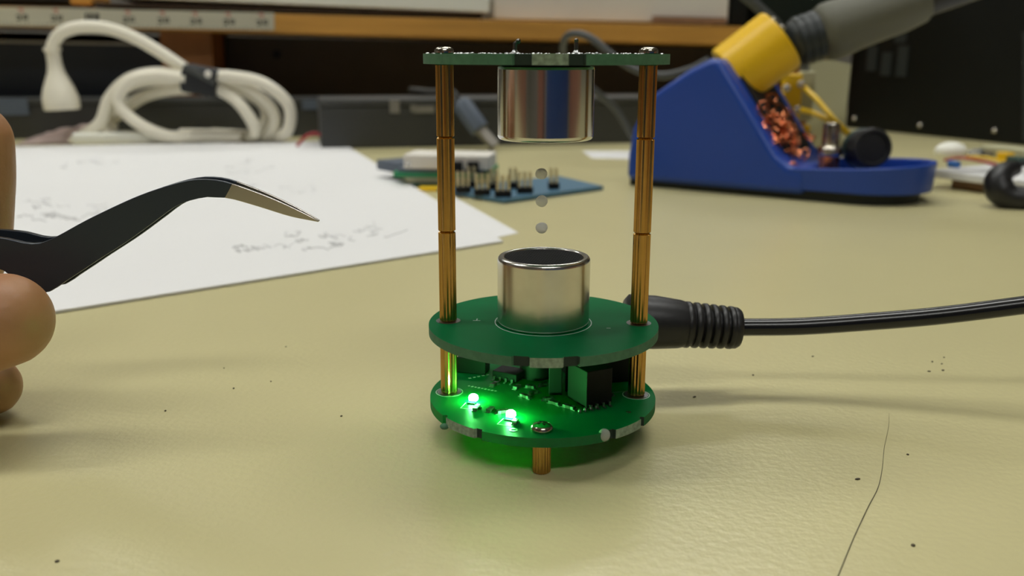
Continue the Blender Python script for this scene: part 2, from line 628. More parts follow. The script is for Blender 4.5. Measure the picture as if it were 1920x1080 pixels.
def led(x, y, a):
    R = rz(a)
    c = np.array((x, y, ZB))
    o = MB().box(c+(0, 0, .25), (2.0, 1.25, .45), R).build('led', M_ledbase, bot_board, smooth=0, bevel=.1)
    o['label'] = 'lit green indicator light'
    e = MB()
    for s in (-1, 1):
        e.box(c+R @ np.array((s*1.05, 0, .12)), (.5, 1.3, .24), R)
    e.build('solder_end', M_solder, bot_board, smooth=0)
    MB().lathe([(0, 0), (.8, 0), (.84, .3), (.74, .65), (.45, .88), (0, .95)], c+(0, 0, .45), n=20).build('led_lens', M_led, bot_board)
    return o


led(-12.0, -4.6, 75)
led(-5.2, -11.8, 70)


def soic(x, y, a, l, wd, h, npin, name='chip'):
    R = rz(a)
    c = np.array((x, y, ZB))
    o = MB().box(c+(0, 0, h/2+.2), (l, wd, h), R).build(name, M_chip, bot_board, smooth=0, bevel=.15)
    e = MB()
    for s in (-1, 1):
        for k in range(npin):
            q = (k-(npin-1)/2)*1.27
            e.box(c+R @ np.array((q, s*(wd/2+.2), .75)), (.42, .5, .2), R)
            e.box(c+R @ np.array((q, s*(wd/2+.42), .45)), (.42, .2, .75), R)
            e.box(c+R @ np.array((q, s*(wd/2+.75), .12)), (.42, .7, .22), R)
    e.build('chip_leads', M_solder, bot_board, smooth=0)
    return o


soic(-6.2, 7.6, -28, 5.2, 3.9, 1.5, 4)
soic(8.2, -3.6, 30, 5.2, 6.2, 6.6, 4, 'driver_module')
MB().box((2.3, .4, ZB+4.2), (2.4, 2.4, 8.4)).build('pin_header', M_chip, bot_board, smooth=0, bevel=.15)
MB().box((5.0, 1.6, ZB+3.4), (1.8, 1.4, 6.8)).build('pin_header', M_chip, bot_board, smooth=0, bevel=.15)
cap = MB().lathe([(0, 0), (3.1, 0), (3.1, 4.6), (2.9, 5.0), (0, 5.0)], (-1.2, 9.5, ZB), n=32).build('capacitor', M_chip, bot_board)
MB().ring((-1.2, 9.5, ZB+5.0), 1.4, 2.4, .06, 32).build('capacitor_top', M_solder, cap, smooth=0)
MB().box((-13.2, 11.4, ZB+1.6), (5.6, 3.4, 3.2), rz(-12)).build('terminal_block', M_chip, bot_board, smooth=0, bevel=.2)
jack = MB().box((10.2, 9.6, ZB+4.6), (11.5, 9.0, 9.2), rz(14)).build('power_jack', M_chip, bot_board, smooth=0, bevel=.4)
for (x, y, a, l) in ((-11.2, -8.2, 70, 1.6), (-8.8, -8.8, 65, 1.6), (-6.6, -9.6, 20, 2.0), (-3.0, -2.2, -40, 1.9), (-1.5, -.4, 35, 1.9),
                     (2.1, -5.2, -35, 2.0), (1.0, -3.4, 10, 1.8), (-4.6, 2.4, 60, 1.6), (-2.2, 2.6, -20, 1.6), (.2, 3.6, 20, 1.6),
                     (-8.8, 3.6, 60, 1.6), (4.6, -7.0, -38, 2.2), (11.8, -1.2, 40, 1.6), (-4.4, -13.8, 70, 1.2)):
    smd(x, y, a, l)
for k in range(4):
    x, y = 6.3+k*.95, -8.9+k*.66
    MB().ball((x, y, ZB+.2), (.32, .5, .5), 10, 6).build('solder_joint', M_solder, bot_board, smooth=60)
MB().ring((-4.6, -16.9, ZB), .42, .68, .06, 24).build('via_ring', M_solder, bot_board, smooth=0)
MB().ring((14.6, -8.4, ZB), .2, .42, .05, 20).build('via_ring', M_solder, bot_board, smooth=0)
fs = MB().lathe([(1.75, 0), (1.85, .15), (1.8, .6), (1.4, 1.05), (.7, 1.25), (0, 1.3)], (0, -RP, ZB), n=32).build('screw', M_nickel, bot_board, smooth=50)
MB().box((0, -RP, ZB+1.22), (1.7, .35, .12), rz(30)).box((0, -RP, ZB+1.22), (.35, 1.7, .12), rz(30)).build('cross_slot', M_black, fs, smooth=0)
# printed lettering too fine to read: short printed dashes
g = MB()
for k in range(9):
    g.box((-13.4+k*.62, 3.2-k*.3, ZB+.012), (.36, .5 if k % 2 else .34, .02), rz(-26))
for k in range(5):
    g.box((-13.6+k*.8, 7.4+k*.5, ZB+.012), (.5, .4, .02), rz(30))
for k in range(6):
    g.box((10.8+k*.9, .2+k*.32, ZB+.012), (.85, .14, .02), rz(20))
g.build('silkscreen_print', M_silk, bot_board, smooth=0)
g = MB()
for (cx, cy, a) in ((-12.1, -5.6, 75), (-5.3, -12.6, 70)):
    R = rz(a)
    for (dx, dy, l, wd) in ((-1.2, 1.25, 2.6, .14), (-1.2, -1.25, 2.6, .14), (-2.5, 0, .14, 2.6)):
        g.box(np.array((cx, cy, ZB+.012))+R @ np.array((dx, dy, 0)), (l, wd, .02), R)
g.build('silkscreen_outline', M_silk, bot_board, smooth=0)
# blob of clear glue on the rim, right of the front
MB().ball((10.0, -17.1, ZB-.5), (1.0, .7, 1.1), 14, 10).build('rim_blob', M_clear, bot_board, smooth=60)
MB().ball((-16.3, -12.0, ZB-1.6), (.8, .8, .5), 12, 8).build('rim_blob', M_edge, bot_board, smooth=60)

# ================================================================ FLOATING BEADS
for k, (x, y, q, lb) in enumerate(((1015, 325.5, 0, 'top white foam bead floating just under the upper can'),
                                   (1015.5, 377, 20, 'middle white foam bead floating between the two others'),
                                   (1015.5, 427.5, -15, 'lowest white foam bead floating above the mesh of the lower can'))):
    p = W(x, y, 0)
    m = MB().ball(p, (1.03, 1.0, .96), 28, 18, R=rz(q))
    rr = random.Random(k)
    ph = [rr.uniform(0, 6) for _ in range(4)]
    vs = []
    for v in m.v:
        d = np.array(v)-p
        s = 1+.035*math.sin(3*d[0]+ph[0])*math.sin(3*d[2]+ph[1])+.03*math.sin(4*d[1]+2*d[2]+ph[2])
        vs.append(tuple(p+d*s))
    m.v = vs
    tag(m.build('foam_bead', M_foam, None, origin=p, smooth=80), lb, 'bead', 'levitating foam beads')

# ================================================================ POWER CABLE
pc = thing('power_cable', 'black power cable with ribbed plug joining the levitator from the right', 'cable', (35, 20, 0))
pA, pB = np.array((15.8, 19.5, 15.4)), np.array((38.6, 21.0, 13.6))
ax = (pB-pA)/np.linalg.norm(pB-pA)
L = np.linalg.norm(pB-pA)
MB().lathe([(0, 0), (4.2, 0), (5.2, .8), (5.3, 6), (4.8, 11.0), (4.2, 13.2), (3.3, 15.6), (3.3, L-1), (2.0, L-.6), (0, L-.6)], pA, ax, n=40).build('plug', M_rubber, pc, smooth=50)
for k in range(6):
    q = 12.0+k*1.72
    r = 4.6-.07*k
    MB().lathe([(3.0, q), (r-.15, q+.05), (r, q+.25), (r, q+.85), (r-.15, q+1.1), (3.0, q+1.15)], pA, ax, n=40).build('strain_relief_rib', M_rubber, pc, smooth=50)
q = L-2.1
MB().lathe([(3.0, q), (3.9, q), (4.15, q+.3), (4.1, q+1.6), (3.7, q+2.2), (1.5, q+2.3)], pA, ax, n=40).build('plug_end', M_rubber, pc, smooth=50)
pts = [pB-ax*2] + [W(x, y, Y) for x, y, Y in ((1400, 613.5, 21.2), (1500, 612, 20.5), (1620, 604, 19.5), (1760, 592, 17.5), (1920, 572, 15), (2100, 548, 12), (2500, 520, 10))]
e_ = pts[-1]
pts += [e_+(70, 8, -6), e_+(160, 40, -16), np.array((e_[0]+260, e_[1]+110, 4.5)), np.array((e_[0]+420, e_[1]+260, 2.0)), np.array((e_[0]+640, e_[1]+420, 2.0))]
MB().tube(spline(pts, 8), 1.72, n=20).build('cord', M_cord, pc, smooth=60)

# ================================================================ TWEEZERS
upper = [(-470, 455), (-320, 440), (-180, 438), (-80, 440), (0, 446), (56, 457), (94, 449), (167, 410), (250, 371), (311, 349), (361, 337), (400, 337), (433, 344), (500, 368), (556, 393), (597, 414)]
lower = [(-470, 478), (-320, 492), (-180, 500), (-80, 494), (0, 505), (40, 535), (83, 550), (128, 524), (183, 488), (239, 452), (289, 416), (333, 385), (378, 371), (405, 370.5), (433, 373), (489, 389), (544, 406), (597, 416.5)]


def dens(pl, k):
    return [tuple(p) for p in spline([(a, b, 0) for a, b in pl], k)]


def resample(pl, n):
    P = np.array(dens(pl, 8))[:, :2]
    s = np.r_[0, np.cumsum(np.linalg.norm(np.diff(P, axis=0), axis=1))]
    t = np.linspace(0, s[-1], n)
    return np.c_[np.interp(t, s, P[:, 0]), np.interp(t, s, P[:, 1])]


tw = thing('tweezers', 'bent-nose black tweezers with bare steel tips held by the hand', 'tweezers', W(0, 800, 0))
NU = 70
UP, LO = resample(upper, NU), resample(lower, NU)
# pair points by x so that the strip stays square to the blade
for far in (0, 1):
    mb_b, mb_t = MB(), MB()
    rows = []
    for i in range(NU):
        (x0, y0), (x1, y1) = UP[i], LO[i]
        xm = (x0+x1)/2
        u = (xm+470)/1067
        gap = 5.5*max(0, min(1, u*2.2))*(1-max(0, (u-.35)/.65))**.8 + .25
        Yc = (0.0 if not far else gap+1.1*(.35+.65*min(1, (1-u)*2)))
        th = 1.1*(.35+.65*min(1, (1-u)*2))
        rows.append((xm, W(x0, y0, 0)+(0, Yc, 0), W(x1, y1, 0)+(0, Yc, 0), th))
    ki = min(range(NU), key=lambda i: abs(rows[i][0]-433))
    for m_, sel in ((mb_b, rows[:ki+1]), (mb_t, rows[ki:])):
        vs, fs, ms = [], [], []
        for xm, a, b, th in sel:
            vs += [a, b, b+(0, th, 0), a+(0, th, 0)]
        for i in range(len(sel)-1):
            o = 4*i
            for k in range(4):
                j = (k+1) % 4
                fs.append((o+k, o+j, o+4+j, o+4+k))
                ms.append(0 if k != 3 else 1)
        fs += [(3, 2, 1, 0), tuple(4*(len(sel)-1)+k for k in range(4))]
        ms += [0, 0]
        m_.add(vs, fs, ms)
    mb_b.build('arm', [M_twz, M_twglint], tw, smooth=25, bevel=.12)
    mb_t.build('bare_tip', [M_tip, M_tip], tw, smooth=25, bevel=.08)
# welded end of the two arms
e0, e1 = W(-470, 455, 0), W(-470, 478, 0)
MB().hexa([e0+(-14, -.1, -.3), e1+(-14, -.1, .3), e1+(4, -.1, 0), e0+(4, -.1, 0), e0+(-14, 2.6, -.3), e1+(-14, 2.6, .3), e1+(4, 2.6, 0), e0+(4, 2.6, 0)]).build('joined_end', M_twz, tw, smooth=0, bevel=.3)

# ================================================================ HAND
hand = MB()


def limb(spec):
    P = []
    for x, y, Y, r in spec:
        p = W(x, y, Y)
        p[2] = max(p[2], r+.6)
        P.append((p, r))
    for k in range(len(P)-1):
        (a, ra), (b, rb) = P[k], P[k+1]
        n = 7
        hand.tube([a+(b-a)*t/n for t in range(n+1)], [ra+(rb-ra)*t/n for t in range(n+1)], n=22)
    for p, r in P:
        hand.ball(p, r, 22, 14)


limb([(8, 600, -9.6, 8.0), (-30, 608, -10.2, 8.5), (-150, 628, -12, 8.4), (-300, 640, -12, 9.2), (-470, 640, -6, 11), (-640, 620, 8, 15), (-820, 560, 22, 20)])
limb([(-50, 262, 11.8, 6.9), (-50, 330, 12, 7.2), (-60, 460, 13, 7.6), (-130, 600, 17, 8.4), (-260, 560, 24, 8.8), (-450, 500, 30, 10), (-820, 560, 30, 17)])
limb([(-18, 724, 2.0, 5.6), (-34, 745, 3.0, 6.2), (-110, 745, 12, 7.2), (-230, 680, 24, 8.4), (-440, 560, 36, 10.5), (-820, 580, 32, 17)])
limb([(-140, 740, 12, 6.6), (-220, 730, 24, 7.2), (-300, 690, 34, 8), (-440, 620, 44, 10), (-820, 600, 36, 16)])
limb([(-260, 745, 22, 5.8), (-300, 735, 34, 6.4), (-440, 680, 48, 8.6), (-820, 620, 38, 15)])
limb([(-440, 570, 34, 11), (-640, 590, 22, 15)])
limb([(-820, 570, 28, 21), (-1000, 560, 26, 22), (-1500, 520, 10, 29), (-2200, 470, -30, 37)])
ho = hand.build('hand', M_skin, None, origin=W(-100, 800, -5), smooth=0, fix=False)
rm = ho.modifiers.new('remesh', 'REMESH')
rm.mode = 'VOXEL'
rm.voxel_size = .9*MM
rm.use_smooth_shade = True
sm = ho.modifiers.new('smooth', 'SMOOTH')
sm.iterations = 10
sm.factor = .5
tag(ho, 'hand reaching in from the left with thumb and fingers gripping the tweezers', 'person')

# ================================================================ PAPER
A, A2 = T(943, 456), T(635, 266)
Dl = T(97, 590)
d_ = (Dl-A)/np.linalg.norm(Dl-A)
corner = [A, A2, T(-260, 282), Dl+d_*95]
pap = thing('paper_sheet', 'large white drawing sheet under the tweezers with faint pencil notes', 'paper', A)
MB().prism([p+(0, 0, .55) for p in corner], None, (0, 0, .35)).build('sheet', M_paper, pap, smooth=0)
MB().prism([p+(0, 0, .22) for p in corner], None, (0, 0, .25)).build('under_sheet', M_paper, pap, smooth=0)
us = MB().prism([p+(0, 0, .02) for p in (T(972, 437), T(838, 362), T(780, 430), T(905, 452))], None, (0, 0, .16)).build('paper_sheet', M_paper, None, origin=T(930, 420), smooth=0)
tag(us, 'corner of a second white sheet peeking out beside the large drawing sheet', 'paper')


def scribble(cx, cy, wd, ht, n, seed, m, name='pencil_note'):
    r = random.Random(seed)
    g = MB()
    for k in range(n):
        x = cx+wd*(k/(max(1, n-1))-.5)+r.uniform(-6, 6)
        y = cy+r.uniform(-ht/2, ht/2)
        q = [(x, y)]
        for j in range(r.randint(3, 6)):
            q.append((q[-1][0]+r.uniform(-9, 14), q[-1][1]+r.uniform(-5, 5)))
        P = [T(a, b, .96) for a, b in q]
        g.tube(spline(P, 3), r.uniform(.1, .2)*(1+.6*(P[0][1]/300)), n=5)
    g.build(name, m, pap, smooth=60)


scribble(65, 380, 80, 14, 7, 1, M_pencil2)
scribble(68, 398, 60, 18, 6, 2, M_pencil)
scribble(185, 384, 40, 12, 5, 3, M_pencil2)
scribble(130, 408, 50, 14, 5, 4, M_pencil)
scribble(460, 468, 40, 10, 5, 5, M_pencil)
scribble(520, 465, 90, 8, 6, 6, M_pencil2)
scribble(600, 452, 110, 26, 12, 7, M_pencil)
scribble(680, 436, 90, 20, 8, 8, M_pencil2)
scribble(460, 316, 60, 24, 7, 9, M_pencil2)
scribble(440, 345, 80, 10, 6, 10, M_pencil2)
scribble(170, 305, 90, 14, 5, 11, M_pencil2)
scribble(560, 355, 60, 10, 5, 12, M_pencil2)

# ================================================================ HAIR, CRUMBS ON THE BENCH
hp = [T(x, y, .1) for x, y in ((1667, 775), (1666, 800), (1658, 840), (1654, 880), (1646, 915), (1628, 950), (1600, 1010), (1572, 1078), (1540, 1150))]
tag(MB().tube(spline(hp, 6), [.015, .025, .035, .05, .06, .065, .07, .075], n=6).build('hair', M_hair, None, origin=hp[4], smooth=60),
    'thin dark hair lying on the bench at the lower right', 'hair')
crumbs = MB()
for (x, y, s) in ((1608, 898, .4), (1712, 1022, .42), (1702, 852, .3), (1302, 744, .35), (1412, 703, .3), (1748, 678, .3), (1766, 682, .35), (1770, 670, .25),
                  (1768, 694, .4), (1742, 696, .3), (1524, 668, .3), (107, 1052, .45), (536, 650, .22), (420, 690, .2), (508, 715, .2), (438, 728, .22), (310, 770, .3), (640, 780, .3)):
    crumbs.ball(T(x, y, .1), (s*rnd.uniform(.6, 1.4), s*.7, .14), 8, 5, R=rz(rnd.uniform(0, 180)))
tag(crumbs.build('table_crumbs', M_speck, None, origin=T(1608, 898), smooth=60), 'tiny dark crumbs scattered over the bench top', 'crumbs', kind='stuff')

# ================================================================ SOLDERING STAND
SO = np.array([42., 325, 0])
E1 = np.array([.842, -.539, 0])
E2 = np.array([.539, .842, 0])
RS = np.column_stack([E1, E2, Z])


def S(s, w_, z):
    return SO+E1*s+E2*w_+Z*z


st = thing('soldering_stand', 'blue plastic soldering iron stand with a yellow holder and a round tray', 'soldering stand', S(70, 30, 0))
prof = [(0, 3), (.3, 16), (2.7, 29.7), (7, 38), (14, 47.4), (32, 59.2), (42.7, 64.3), (46.8, 64), (49.6, 61.5), (57, 51), (68.4, 35), (78.4, 20.8), (85, 15.8), (93, 14.6), (93, 3)]
MB().prism([S(s, 0, z) for s, z in prof], None, E2*60).build('housing', M_blue, st, smooth=40, bevel=3.2, seg=4)
MB().prism([S(s, 12, z) for s, z in ((53.5, 58.5), (60, 49), (71, 33.5), (80, 21), (77, 20), (50, 56))], None, E2*36).build('wool_recess_shade', M_black, st, smooth=0)  # dark inset panel for the shade inside the opening; the housing is solid
# tray: rounded-end pan with a rim
NT = 24


def pan(off, z):
    """plan outline of the tray inset by off"""
    pts = [S(84, off, z)]
    cxs, R = 113, 30-off
    for k in range(NT+1):
        a = -math.pi/2+math.pi*k/NT
        pts.append(S(cxs+R*math.cos(a), 30+R*math.sin(a), z+(4.2*max(0, (cxs+R*math.cos(a)-90))/60 if z > 8 else 0)))
    pts.append(S(84, 60-off, z))
    return pts


o1, o2, i1, i2 = pan(1.0, 5), pan(0, 14.8), pan(3, 14.8), pan(4, 7)
n = len(o1)
vs = o1+o2+i1+i2
fs = []
for a in range(3):
    for k in range(n-1):
        fs.append((a*n+k, a*n+k+1, (a+1)*n+k+1, (a+1)*n+k))
fs += [tuple(range(n-1, -1, -1)), tuple(3*n+k for k in range(n))]
fs += [(0, n, 2*n, 3*n), (n-1, 4*n-1, 3*n-1, 2*n-1)]
MB().add(vs, fs).build('tray', M_blue, st, smooth=40, bevel=.6)
bp = [S(1, 3, 0), S(113, 4, 0)]
for k in range(NT+1):
    a = -math.pi/2+math.pi*k/NT
    bp.append(S(111+26*math.cos(a), 30+26*math.sin(a), 0))
bp += [S(1, 57, 0)]
MB().prism(bp, None, (0, 0, 5.2)).build('rubber_base', M_base, st, smooth=40, bevel=.8)
# yellow holder
h0, h1 = W(1370, 145, 322), W(1464, 74, 322)
ha = (h1-h0)/np.linalg.norm(h1-h0)
HL = np.linalg.norm(h1-h0)
MB().lathe([(0, 0), (15.6, 0), (16.3, .8), (16.3, .9), (16.3, HL-.9), (16.3, HL-.8), (15.8, HL), (12.8, HL), (12.6, HL-24), (0, HL-24)], h0, ha, n=56).build('iron_holder', M_yel, st, smooth=45)
MB().lathe([(11.2, HL-4), (11.8, HL-3.5), (11.8, HL+.6), (11.2, HL+1.2), (9.5, HL+1.2), (9.2, HL-4)], h0, ha, n=40).build('holder_insert', M_steel, st, smooth=45)
u_, v_, a_ = frame(ha)
for t in (110, 150, 40):
    rr = 10.6
    pc_ = h1+rr*(math.cos(math.radians(t))*u_+math.sin(math.radians(t))*v_)+ha*1.2
    MB().lathe([(0, 0), (1.9, 0), (1.9, 1.2), (1.2, 1.7), (0, 1.8)], pc_, ha, n=16).build('holder_screw', M_steel, st, smooth=45)

# copper wool
wool = MB()
rw = random.Random(3)
for k in range(150):
    c = S(73+rw.gauss(0, 5.5), min(46, max(9, 20+rw.gauss(0, 8))), 0)
    s_ = (c-SO) @ E1
    c[2] = max(14, 32-(s_-70)*1.2+rw.gauss(0, 4.0))
    ax_ = np.array([rw.gauss(0, 1), rw.gauss(0, 1), rw.gauss(0, 1)])
    uu, vv, aa = frame(ax_)
    R_ = rw.uniform(1.5, 3.2)
    P = [c+R_*(math.cos(t)*uu+math.sin(t)*vv)+aa*t*rw.uniform(.2, .5) for t in np.linspace(0, rw.uniform(4, 9), 14)]
    wool.tube(P, .42, n=5)
tag(wool.build('copper_wool', M_copper, None, origin=S(70, 22, 14), smooth=60), 'tangle of copper cleaning wool in the opening of the blue stand', 'cleaning wool', kind='stuff')

# things in the tray
q = W(1554, 305, 292)
nz = thing('soldering_nozzle', 'upright shiny metal nozzle standing in the blue tray', 'nozzle', q*np.array([1, 1, 0])+(0, 0, 7))
zb = 7.0
MB().lathe([(0, 0), (4.8, 0), (4.8, 12.5), (4.2, 13)], (q[0], q[1], zb), n=32).build('reflection_sleeve', M_copper, nz, smooth=40)  # lower half coloured copper for the orange reflection on the silver metal
MB().lathe([(5.4, 0), (5.8, .8), (5.8, 3.4), (5.2, 4.4), (4.0, 5), (4.0, 14.5), (3.4, 15.6), (0, 15.8)], (q[0], q[1], zb+12.5), n=32).build('nozzle_body', M_steel, nz, smooth=40)
q0, q1 = W(1612, 279, 300), W(1638, 277, 284)
qd = (q1-q0)/np.linalg.norm(q1-q0)
kn = thing('round_knob', 'dark round knob lying on its side in the blue tray', 'knob', q0*np.array([1, 1, 0])+(0, 0, 7))
MB().lathe([(0, 0), (8.6, 0), (9.3, .8), (9.3, 15), (8.6, 16.2), (7.4, 16.2), (7.0, 14.5), (0, 14.5)], q0, qd, n=48, star=0).build('knob_body', M_handle, kn, smooth=40)
MB().lathe([(9.35, 2.5), (9.55, 3), (9.55, 5.5), (9.35, 6)], q0, qd, n=48).build('knob_band', M_dkgreen, kn, smooth=40)

# ================================================================ SOLDERING IRON
ir = thing('soldering_iron', 'grey-handled soldering iron resting in the yellow holder', 'soldering iron', W(1600, 45, 322))
i0, i1_ = W(1476, 86, 322), W(1912, -62, 322)
ia = (i1_-i0)/np.linalg.norm(i1_-i0)
k_ = 1/3.72


def px(v):
    return v*k_


MB().tube([i0-ia*17, i0+ia*6], [2.2, 5.0], n=20).build('barrel', M_steel, ir, smooth=50)
MB().lathe([(px(20), 0), (px(34), px(6)), (px(42), px(14)), (px(44), px(30)), (px(44), px(62)), (px(30), px(64))], i0, ia, n=40).build('collar', M_collar, ir, smooth=40)
for k in range(3):
    q = 18+k*14
    MB().lathe([(px(42), px(q)), (px(46), px(q+2)), (px(46), px(q+8)), (px(42), px(q+10))], i0, ia, n=40).build('collar_ring', M_collar, ir, smooth=40)
MB().lathe([(px(36), px(58)), (px(47), px(62)), (px(53), px(74)), (px(53.5), px(90)), (px(49), px(125)), (px(47), px(170)), (px(45), px(215)), (px(40), px(248)), (px(34), px(256))], i0, ia, n=48).build('grip', M_grip, ir, smooth=45)
MB().lathe([(px(32), px(250)), (px(32), px(300)), (px(30), px(440)), (px(26), px(520)), (px(10), px(560)), (px(8), px(640)), (0, px(645))], i0, ia, n=40).build('handle', M_handle, ir, smooth=45)

t0_ = i0+ia*px(636)
tail = [t0_-ia*6, t0_, t0_+ia*22+(0, 0, 2), t0_+ia*60+(0, 8, -8), t0_+ia*95+(0, 30, -60)]
tail.append(np.array((tail[-1][0]+18, tail[-1][1]+20, 9.0)))
tail.append(np.array((tail[-1][0]+60, tail[-1][1]+10, 2.4)))
MB().tube(spline(tail, 8), 1.9, n=12).build('cord', M_rubber, ir, smooth=60)

# black lead of the iron looping down behind the levitator
lp = [W(x, y, Y) for x, y, Y in ((1330, 112, 395), (1295, 130, 400), (1245, 142, 405), (1195, 132, 410), (1150, 105, 415), (1115, 76, 420), (1088, 64, 425), (1066, 66, 430), (1056, 82, 440), (1060, 110, 455), (1090, 150, 470), (1150, 200, 480), (1220, 280, 480))]
lp[-1][2] = 3
lp.append(lp[-1]+(60, 30, 0))
tag(MB().tube(spline(lp, 6), 2.3, n=12).build('looped_cable', M_greycab, None, origin=lp[-1], smooth=60), 'dark grey cable looping up behind the top green board', 'cable')

# grey strut crossing behind the holder
tag(MB().tube([W(1380, -20, 500), W(1412, 5, 500), W(1450, 40, 500), W(1490, 90, 498), W(1560, 215, 490)], 3.6, n=14).build('grey_rod', M_greycab, None, origin=W(1500, 290, 480), smooth=50), 'slanting grey rod behind the yellow holder', 'rod')

# ================================================================ BEIGE CARD, YELLOW CONNECTOR
p00, p10, p11, p01 = W(1512, 268, 395), W(1580, 262, 392), W(1596, 120, 398), W(1520, 112, 400)
cardm = MB().prism([p00*np.array([1, 1, 0]), p10*np.array([1, 1, 0]), p11, W(1560, 113, 399), p01], None, (0, 1.2, 0))
tag(cardm.build('beige_card', M_tag, None, origin=p00*np.array([1, 1, 0]), smooth=0), 'beige card standing upright behind the soldering stand', 'card')
yc = thing('yellow_connector', 'yellow connector with two yellow wires beside the beige card', 'connector', W(1495, 235, 375)*np.array([1, 1, 0]))
yb0, yb1 = W(1480, 185, 372), W(1508, 185, 374)
MB().box(W(1483, 180, 372), (9.5, 8, 24)).build('connector_body', M_yel, yc, smooth=0, bevel=.8)
MB().box(W(1510, 180, 376), (8.5, 6, 27)).build('connector_body', M_tag, yc, smooth=0, bevel=.8)
for (x, y) in ((1475, 165), (1502, 158), (1496, 205), (1470, 205)):
    MB().ball(W(x, y, 366), 2.2, 14, 10).build('clear_latch', M_clear, yc, smooth=60)
foot = W(1495, 260, 374)
MB().box((foot[0], foot[1]+1, 14), (13, 5, 28)).build('connector_stem', M_yel, yc, smooth=0, bevel=.6)
MB().tube(spline([W(1508, 165, 369), W(1530, 185, 350), W(1562, 222, 335), W(1602, 262, 322)], 6), 1.5, n=12).build('wire', M_ywire, yc, smooth=60)
MB().tube(spline([W(1500, 205, 367), W(1530, 214, 350), W(1568, 234, 335), W(1602, 262, 322)], 6), 1.5, n=12).build('wire', M_ywire, yc, smooth=60)

# ================================================================ BACKGROUND CIRCUIT BOARDS
g1 = thing('green_circuit_board', 'green circuit board stack behind the left brass post', 'circuit board', T(830, 350))


def lay(x0, x1, yb, z0, z1, dep, dy=0):
    """box whose front bottom edge runs between two pixels at height z0"""
    a, b = T(x0, yb, z0), T(x1, yb+dy, z0)
    dx = b-a
    nrm = np.array([-dx[1], dx[0], 0])
    nrm = nrm/np.linalg.norm(nrm)*dep
    return MB().hexa([a, b, b+nrm, a+nrm, a+(0, 0, z1-z0), b+(0, 0, z1-z0), b+nrm+(0, 0, z1-z0), a+nrm+(0, 0, z1-z0)])


lay(772, 905, 350, .3, 2.2, 40, 3).build('lower_board', M_dkgreen, g1, smooth=0)
lay(760, 920, 341, 2.2, 4.6, 30, 3).build('pin_strip', M_tag, g1, smooth=0)
lay(738, 915, 332, 4.6, 7.4, 42, 3).build('upper_board', M_green2, g1, smooth=0)
lay(745, 905, 322, 7.4, 9.4, 36, 3).build('socket_strip', M_greyblue, g1, smooth=0)
lay(706, 748, 318, 5, 10.5, 26, 8).build('connector', M_greyblue, g1, smooth=0, bevel=.6)
lay(757, 918, 316, 9.4, 16.5, 24, 3).build('white_cover', M_white2, g1, smooth=0, bevel=.6)
for x in (845, 876):
    lay(x, x+22, 323, 8.6, 13.6, 7, 0).build('terminal', M_chip, g1, smooth=0, bevel=.4)
MB().ball(T(766, 308, 12), (1.6, 1.6, 1.6), 12, 8).build('clear_stud', M_clear, g1, smooth=60)
lay(784, 826, 359, .1, 1.2, 12, 0).build('yellow_strip', M_ywire, g1, smooth=0)

b2 = thing('blue_circuit_board', 'small blue board with upright pin headers behind the floating beads', 'circuit board', T(960, 370))
bq = [T(945, 383), T(1131, 357), T(1046, 337), T(820, 362)]
MB().prism([p+(0, 0, .4) for p in bq], None, (0, 0, 1.8)).build('board', M_bluepcb, b2, smooth=0)
for (x, y, nx) in ((868, 361, 3), (884, 351, 2), (904, 366, 3), (926, 355, 2), (943, 369, 3), (962, 353, 2), (984, 362, 3), (1038, 354, 2)):
    c = T(x, y, 2.2)
    hd = MB().box(c+(0, 0, 1.6), (nx*2.5, 4.6, 3.0), RB).build('pin_header', M_chip, b2, smooth=0, bevel=.3)
    pg = MB()
    for i in range(nx):
        for j in (-1, 1):
            cc = c+U*((i-(nx-1)/2)*2.5)+V*(j*1.1)
            pg.box(cc+(0, 0, 6.4), (.95, .95, 7.4), RB)
    pg.build('header_pins', M_goldpin, hd, smooth=0)

tag(MB().prism([T(1092, 284), T(1092, 298)*0+T(1110, 297), T(1230, 300), T(1230, 284)], None, (0, 0, .3)).build('paper_slip', M_paper, None, origin=T(1150, 292), smooth=0),
    'small white paper slip at the left end of the blue stand', 'paper')

# ================================================================ SHELF, GREY CASE, DEVICES
sh = thing('wooden_shelf', 'low orange wooden shelf along the back of the bench', 'shelf', B(-250, 640, 0))
a0, a1 = W(-260, 42, 470), W(-260, 6, 470)
uL, uR = -560., 330.


def shelf_pt(x, y):
    """point on the vertical front plane of the shelf"""
    p0 = W(0, 48, 585)
    r = ray(x, y)
    t = ((p0-CAM) @ V)/(r @ V)
    return CAM+r*t


fl_, fr_ = shelf_pt(-260, 42), shelf_pt(1596, 90)
tl_, tr_ = shelf_pt(-260, 5), shelf_pt(1596, 56)
dv = V*190
MB().hexa([fl_, fr_, fr_+dv, fl_+dv, tl_, tr_, tr_+dv, tl_+dv]).build('plank', M_wood, sh, smooth=0, bevel=.6)
ul, ur = shelf_pt(287, 56), shelf_pt(386, 58)
for (pa, pb) in ((ul, ur), (shelf_pt(1500, 86), shelf_pt(1592, 88)), (shelf_pt(-230, 44), shelf_pt(-150, 46))):
    pa, pb = pa+V*24, pb+V*24
    g_ = np.array([1, 1, 0])
    MB().hexa([pa*g_, pb*g_, pb*g_+V*150, pa*g_+V*150, pa-(0, 0, .3), pb-(0, 0, .3), pb+V*150-(0, 0, 2), pa+V*150-(0, 0, 2)]).build('upright', M_wood2, sh, smooth=0)
bk0, bk1 = fl_+V*182, fr_+V*182
